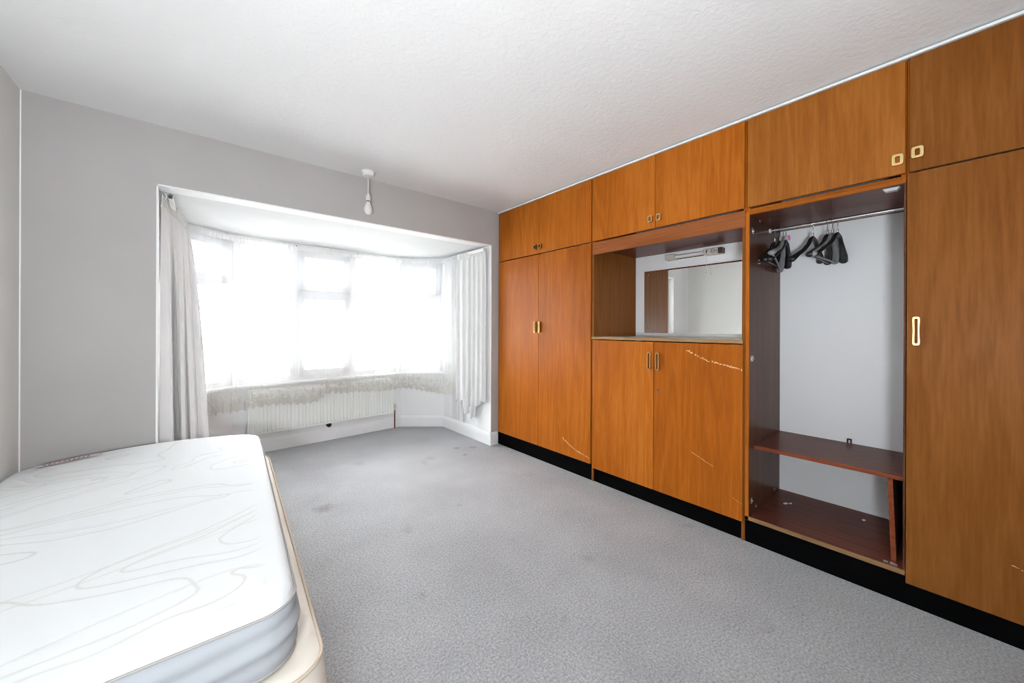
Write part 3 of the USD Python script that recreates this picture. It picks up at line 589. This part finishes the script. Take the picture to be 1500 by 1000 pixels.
# left curtain
cL = thing('curtain', 'off-white heavy curtain bunched at the left end of the bay, behind the mattress', 'curtain', group=None)
curtain(cL, [(-.196, 3.125), (-.178, 3.20), (-.165, 3.34), (-.145, 3.40), (-.135, 3.52), (-.115, 3.58), (-.10, 3.70)], [(-.202, 3.135), (-.140, 3.110), (-.126, 3.30), (-.108, 3.32), (-.098, 3.15), (-.066, 3.16), (-.058, 3.27), (-.050, 3.17), (-.018, 3.19), (-.008, 3.28), (.022, 3.26), (.048, 3.38)], 1.945, .10, 4, .004, .006, seed=4, ease=.5)
_, Ht = curtain(cL, [(-.194, 3.12), (-.165, 3.34), (-.10, 3.70)], [(-.197, 3.12), (-.165, 3.34), (-.10, 3.70)], 2.012, 1.935, 15, .007, .007, seed=9, rows=8, mname='header_tape', mt='curtain_tape')
for k in range(4):
    q = np.array([(-.180, 3.15), (-.168, 3.30), (-.140, 3.46), (-.110, 3.64)][k])
    obj('curtain_hook', tube([(q[0], q[1], 1.985), (q[0] + .006, q[1] - .004, 2.000), (q[0] + .004, q[1], 2.018), (q[0] - .004, q[1] + .002, 2.024)], .0035, 8), 'white_plastic', cL)
# right curtain with torn hem
cR = thing('curtain', 'off-white heavy curtain with torn frayed hem at the right end of the bay', 'curtain')
def hemR(s): return .375 + .03 * np.sin(s * 9) + .012 * np.sin(s * 31) + .05 * (s > .72) * (s - .72) / .28
curtain(cR, [(2.195, 3.60), (2.215, 3.30), (2.226, 3.09)], [(2.170, 3.56), (2.195, 3.30), (2.228, 3.075)], 1.965, .38, 6, .010, .018, zprof=hemR, seed=12, ease=.6)
curtain(cR, [(2.195, 3.60), (2.215, 3.30), (2.226, 3.09)], [(2.190, 3.59), (2.208, 3.30), (2.224, 3.085)], 2.020, 1.950, 12, .008, .009, seed=13, rows=8, mname='header_tape', mt='curtain_tape')
curtain(cR, [(2.232, 3.78), (2.230, 3.50)], [(2.228, 3.74), (2.226, 3.50)], 1.95, .16, 4, .006, .014, seed=14, mname='lining', mt='lining_cloth')
tag(curtain(cR, [(2.185, 3.44), (2.195, 3.30), (2.215, 3.20)], [(2.178, 3.42), (2.200, 3.36), (2.215, 3.24)], .46, .235, 2, .012, .020, zprof=lambda s: .235 + .05 * np.abs(np.sin(s * 5)) - .02 * s, seed=16, rows=16, mname='torn_flap')[0], 'loose torn flap of the hem')
for k in range(4):
    q = np.array([(2.200, 3.55), (2.214, 3.38), (2.222, 3.24), (2.230, 3.10)][k])
    obj('curtain_hook', tube([(q[0], q[1], 1.985), (q[0] + .006, q[1], 2.0), (q[0] + .004, q[1], 2.018)], .0035, 8), 'white_plastic', cR)

# ------------------------------------------------------------------ radiator under the front window
d_, n_, _ = seg(P[2], P[3])
rd = thing('radiator', 'white ribbed panel radiator below the bay window', 'radiator', (P[2][0], P[2][1], 0), math.degrees(math.atan2(d_[1], d_[0])))
x0, x1, z0, z1 = .105, 1.530, .180, .600
pitch = .0335; nx = int((x1 - x0) / pitch); xs = []; ys = []
for k in range(nx):
    c = x0 + .012 + (x1 - x0 - .024) * (k + .5) / nx; hw = (x1 - x0 - .024) / nx / 2
    xs += [c - hw * .98, c - hw * .62, c - hw * .38, c + hw * .38, c + hw * .62, c + hw * .98]; ys += [0, 0, -.009, -.009, 0, 0]
xs, ys = np.array([x0] + xs + [x1]), np.array([0] + ys + [0])
zs_ = [z0, z0 + .004, z0 + .022, z0 + .032, z1 - .032, z1 - .022, z1 - .004, z1]; fs = [0, 0, 0, 1, 1, 0, 0, 0]; bo = [.010, 0, 0, 0, 0, 0, 0, .010]
Pn = np.stack([np.c_[xs, -.052 + ys * f + b, np.full(len(xs), z)] for z, f, b in zip(zs_, fs, bo)], 1)
obj('panel', cat(grid(Pn[::-1]), bx(x0, x1, -.046, -.036, z0, z1, .003)), 'radiator_white', rd, 25)
obj('top_grille', cat(bx(x0 + .005, x1 - .005, -.050, -.008, z1, z1 + .006, .001)), 'radiator_white', rd)
for x in (x0 + .15, x1 - .15): obj('wall_bracket', bx(x - .015, x + .015, -.036, -.001, z0 + .03, z1 - .05, .001), 'radiator_white', rd)
for x in (x0 + .33,): obj('bleed_stub', shift(cyl(.004, z0 - .012, z0 + .012, n=12), [x, -.057, 0]), 'white_plastic', rd)
obj('drain_cap', shift(rot(cyl(.024, -.018, .018, n=24, b=.004), 90, [1, 0, 0]), [.815, -.034, z0 - .012]), 'black_plastic', rd)
vl = obj('valve', cat(shift(cyl(.016, .240, .285, n=20, b=.003), [x1 + .018, -.040, 0]), shift(cyl(.011, .215, .240, n=16), [x1 + .018, -.040, 0]), shift(rot(cyl(.009, 0, .03, n=16), -90, [0, 1, 0]), [x1 + .018, -.040, .228])), 'cream_plastic', rd)
obj('pipe', shift(cyl(.0085, 0.0, .220, n=16), [x1 + .018, -.040, 0]), 'copper_pipe', rd)

# ------------------------------------------------------------------ bed: divan base and mattress
def rounded(corners, r, ds):
    p = Polygon(corners).buffer(-r, join_style=2).buffer(r, quad_segs=12); L = p.exterior.length
    return p, np.array([p.exterior.interpolate(s).coords[0] for s in np.linspace(0, L, int(L / ds), endpoint=False)])
# divan base
BC = [(-.690, 1.005), (.240, 1.005), (.335, 2.930), (-.685, 2.940)]
bp0, bl_ = rounded(BC, .085, .02)
db = thing('bed_base', 'cream fabric divan base on the carpet under the bare mattress', 'bed base')
def skin(loop, prof, z0fun=None):
    """side wall: loop of plan points, prof: (outset, z)"""
    c = np.roll(loop, -1, 0) - np.roll(loop, 1, 0); c /= np.linalg.norm(c, axis=1, keepdims=True); nrm = np.stack([c[:, 1], -c[:, 0]], 1)
    if Polygon(loop).exterior.is_ccw is False: nrm = -nrm
    return nrm
bn = skin(bl_, None)
zz = np.linspace(.03, .350, 22); bulge = .016 * np.sin(np.pi * (zz - .03) / .32) ** .6
Pb = np.stack([np.c_[bl_ + bn * (b + .004 * (meshkit.fbm(np.c_[bl_ * 9, np.full(len(bl_), z * 6)], 3, 2) - .5))[:, None], np.full(len(bl_), z)] for z, b in zip(zz, bulge)], 1)
obj('side_fabric', grid(Pb, True), 'divan_cloth', db, True)
g_ = np.array([(x, y) for x in np.arange(-.8, .45, .02) for y in np.arange(.9, 3.05, .02) if bp0.buffer(-.006).contains(Point(x, y))])
T2 = np.vstack([bl_, g_]); D = Delaunay(T2).simplices
def top_z(p, poly, z, rr):
    dd = np.array([poly.exterior.distance(Point(*q)) for q in p]); return z - np.where(dd < rr, rr - np.sqrt(np.maximum(rr ** 2 - (rr - dd) ** 2, 0)), 0), dd
zt_, _ = top_z(T2, bp0, .362, .012)
keep = np.array([bp0.contains(Point(*T2[s].mean(0))) for s in D]); D = D[keep]
cr = np.cross(T2[D[:, 1]] - T2[D[:, 0]], T2[D[:, 2]] - T2[D[:, 0]]); D[cr < 0] = D[cr < 0][:, ::-1]
obj('top_fabric', trimesh.Trimesh(np.c_[T2, zt_ + .004 * (meshkit.fbm(np.c_[T2 * 7, T2[:, :1] * 0], 3, 5) - .5)], D, process=False), 'divan_cloth', db, True)
obj('piping', loop_tube(np.c_[bl_ + bn * .002, np.full(len(bl_), .353)], .0045), 'piping_cloth', db, True)
obj('underside', prism(bp0.buffer(-.01).exterior.coords[:-1], .028, .036), 'plinth_black', db)
for x, y in ((-.55, 1.15), (.12, 1.15), (-.55, 2.8), (.2, 2.8)): obj('castor', cyl(.022, 0, .030, (x, y), 16, b=.004), 'black_plastic', db)

# mattress
MC = [(-.700, 1.045), (.185, 1.045), (.285, 2.905), (-.705, 2.955)]
mp0, ml = rounded(MC, .085, .008)
mt_ = thing('mattress', 'bare white single mattress with swirled beige quilting on the divan base', 'mattress', group=None)
def crown(p):
    """height of the mattress top: sagging edges, higher along the middle of the far end"""
    x, y = p[:, 0], p[:, 1]; f = np.clip((y - 1.05) / 1.87, 0, 1); u = np.clip((x + .70) / .95, 0, 1)
    return .530 + f ** 3 * (.030 * np.sin(np.pi * np.clip(u * 1.0, 0, 1)) ** .8 - .018 - .022 * (1 - u) ** 2) + .006 * np.sin(np.pi * u) * (1 - f)
step = .0048
xs_, ys_ = np.meshgrid(np.arange(-.72, .31, step), np.arange(1.03, 2.97, step), indexing='ij'); gp = np.c_[xs_.ravel(), ys_.ravel()]
gp = gp[shapely.contains_xy(mp0.buffer(-.004), gp[:, 0], gp[:, 1])]
T3 = np.vstack([ml, gp]); D = Delaunay(T3).simplices; cen = T3[D].mean(1); D = D[shapely.contains_xy(mp0, cen[:, 0], cen[:, 1])]
cr = np.cross(T3[D[:, 1]] - T3[D[:, 0]], T3[D[:, 2]] - T3[D[:, 0]]); D[cr < 0] = D[cr < 0][:, ::-1]
dd = shapely.distance(shapely.points(T3), mp0.exterior); rr = .030
# quilting: contour lines of a stretched, warped noise field
def field(p):
    q = np.c_[p[:, 0] * 1.9 + .25 * p[:, 1], p[:, 1] * 3.6 - .8 * p[:, 0], np.zeros(len(p))]
    wv = meshkit.fbm(q * .9 + 3.1, 2, 21) - .5; w2 = meshkit.fbm(q * .9 + 9.7, 2, 33) - .5
    q2 = q + np.c_[wv * 1.6, w2 * 1.2, np.zeros(len(p))]
    return meshkit.noise(q2 * 1.25 + 5.3, 41) + .35 * meshkit.noise(q2 * 2.4 + 1.3, 43), meshkit.noise(q2 * 1.0 + 17.9, 55)
def near_line(v, p, levels, width):
    e = 1e-3; out = np.zeros(len(p)); v0 = v(p); gx = (v(p + [e, 0]) - v0) / e; gy = (v(p + [0, e]) - v0) / e; gl = np.hypot(gx, gy) + .25
    for l in levels: out = np.maximum(out, np.clip(1.35 - np.abs(v0 - l) / gl / width, 0, 1))
    return out
st = np.maximum(near_line(lambda p: field(p)[0], T3, (.46, .58, .70, .84), .0032), .8 * near_line(lambda p: field(p)[1], T3, (.38, .62), .0030))
st *= np.clip((dd - .05) / .03, 0, 1)
puff = .0035 * (meshkit.fbm(np.c_[T3 * 6.5, T3[:, :1] * 0], 3, 8) - .5) * np.clip(dd / .08, 0, 1)
wid = np.maximum(near_line(lambda p: field(p)[0], T3, (.46, .58, .70, .84), .013), near_line(lambda p: field(p)[1], T3, (.38, .62), .011)) * np.clip((dd - .05) / .03, 0, 1)
z3 = crown(T3) - np.where(dd < rr, (rr - np.sqrt(np.maximum(rr ** 2 - (rr - dd) ** 2, 0))) * .75, 0) + puff - .0012 * wid
tpm = obj('top_panel', trimesh.Trimesh(np.c_[T3, z3], D, process=False), 'ticking', mt_, True)
UsdGeom.PrimvarsAPI(tpm).CreatePrimvar('stitch', Sdf.ValueTypeNames.FloatArray, 'vertex').Set([float(x) for x in st])
mn = skin(ml, None); ztop = crown(ml) - rr * .75
rows = []
for f in np.linspace(0, 1, 26):
    z = ztop + (.369 - ztop) * f
    wr = .006 * (meshkit.fbm(np.c_[ml * 3.0, np.full(len(ml), f * 3.5)], 3, 3) - .5) * math.sin(math.pi * f) + .004 * np.sin(f * 16 + 9 * ml[:, 0] + 5 * ml[:, 1]) * math.sin(math.pi * f)
    rows.append(np.c_[ml + mn * (.010 * math.sin(math.pi * f) - .012 * f * 0 + wr)[:, None], z])
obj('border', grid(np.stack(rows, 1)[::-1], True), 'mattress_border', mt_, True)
obj('top_piping', loop_tube(np.c_[ml + mn * .002, ztop + .001], .0030), 'mattress_piping', mt_, True)
obj('bottom_piping', loop_tube(np.c_[ml + mn * .001, np.full(len(ml), .3715)], .0034), 'mattress_piping', mt_, True)
obj('bottom_panel', prism(mp0.buffer(-.004).exterior.coords[:-1], .3665, .369), 'mattress_border', mt_)
# brand label sewn along the far end, at the left
lx = np.linspace(-.62, -.40, 24); ly = [np.interp(lx, [-.7, .28], [2.945, 2.895]) - o for o in (.030, .055, .085)]
zfun = lambda x, y: (lambda p: crown(p) - np.where((q := shapely.distance(shapely.points(p), mp0.exterior)) < rr, (rr - np.sqrt(np.maximum(rr ** 2 - (rr - q) ** 2, 0))) * .75, 0))(np.c_[x, y])
lb = obj('label', grid(np.stack([np.c_[lx, y, zfun(lx, y) + .004] for y in ly][::-1], 1)), 'label_cloth', mt_, True)
rl_ = np.random.default_rng(3); ms = []
for x in np.arange(-.60, -.45, .016):
    w_, h_ = rl_.uniform(.008, .013), rl_.uniform(.010, .018); y = np.interp(x, [-.7, .28], [2.945, 2.895]) - .058
    q = np.array([[x, y - h_ / 2], [x + w_, y - h_ / 2], [x + w_ * .7, y + h_ / 2], [x + .003, y + h_ / 2]])
    ms.append(prism([tuple(a) for a in q], 0, .0015).apply_translation([0, 0, float(zfun(np.array([x]), np.array([y]))[0]) + .0042]))
tag(obj('lettering', cat(ms), 'label_ink', lb), 'worn dark red print')

# ------------------------------------------------------------------ outside the window (first floor: the street lies below)
struct('ground', bx(-60, 60, 4.6, 90, -2.95, -2.85, 0), 'outdoor_ground', False)
tree = thing('tree', 'bare leafless tree outside the right side of the bay window', 'tree', (6.8, 12.5, -2.85))
rt = np.random.default_rng(17); segs = []
def grow(p, d, L, r, depth):
    q = p + d * L; segs.append((p, q, r, r * .68))
    if depth == 0: return
    for _ in range(3 if depth > 2 else 2):
        v = d + rt.normal(0, .42, 3); v[2] = abs(v[2]) * .8 + .15; v /= np.linalg.norm(v); grow(p + (q - p) * rt.uniform(.7, 1), v, L * rt.uniform(.62, .8), r * .62, depth - 1)
obj('trunk', tube([(0, 0, 0), (.03, .02, 1.2), (.0, .05, 2.4)], [.16, .13, .11], 12), 'bark', tree)
for k in range(4):
    a = k * 1.57 + .4; grow(np.array([0, .05, 2.3]), np.array([.55 * math.cos(a), .55 * math.sin(a), .8]), 1.1, .06, 4)
obj('branches', cat([tube([a, b], [r0, r1], 5) for a, b, r0, r1 in segs]), 'bark', tree)

# ------------------------------------------------------------------ rear of the room, behind the camera
d0 = structx('door_1', (1.55, YR, 0))
obj('door_leaf', bx(-.38, .38, .004, .040, .01, 1.98, .002), 'gloss_white', d0)
for z0, z1 in ((.16, .78), (.94, 1.84)):
    for x0, x1 in ((-.30, -.04), (.04, .30)): obj('raised_panel', bx(x0, x1, .040, .048, z0, z1, .004), 'gloss_white', d0)
obj('door_frame', cat(bx(-.45, -.385, 0, .022, 0, 2.05), bx(.385, .45, 0, .022, 0, 2.05), bx(-.45, .45, 0, .022, 1.985, 2.05)), 'gloss_white', d0)
obj('door_handle', cat(bx(-.345, -.325, .040, .046, .94, 1.10), shift(rot(cyl(.007, 0, .11, n=14), 90, [0, 1, 0]), [-.335, .080, 1.05]), shift(rot(cyl(.007, 0, .045, n=14), -90, [1, 0, 0]), [-.335, .038, 1.05])), 'brass', d0)
struct('baseboard_rear', cat(bx(XL, 1.09, YR, YR + .018, 0, .128), bx(2.01, XR, YR, YR + .018, 0, .128)), 'gloss_white')

fl = thing('spot_lamp', 'added black fill lamp on a tripod stand behind the camera, turned up at the ceiling', 'lamp', (LAMP[0], LAMP[1], 0))  # body of the unseen lamp added to brighten the room
for k in range(3):
    a = 2.1 * k + .4; obj('leg', tube([(.02 * math.cos(a), .02 * math.sin(a), .50), (.26 * math.cos(a), .26 * math.sin(a), .012)], .008, 10), 'black_plastic', fl)
obj('pole', cyl(.011, .42, .93, n=18), 'brushed_steel', fl)
hd = lathe([(0, -.170), (.035, -.170), (.045, -.160), (.060, -.080), (.162, .020), (.165, .030), (.160, .030), (.156, .022), (.152, -.004), (0, -.004)], n=36)
hd.apply_transform(np.array([[_x[i], _y[i], _d[i], LAMP[i] - (LAMP[i] if i < 2 else 0)] for i in range(3)] + [[0, 0, 0, 1]]))
hd.apply_translation([0, 0, 0]); obj('lamp_head', hd, 'black_plastic', fl)
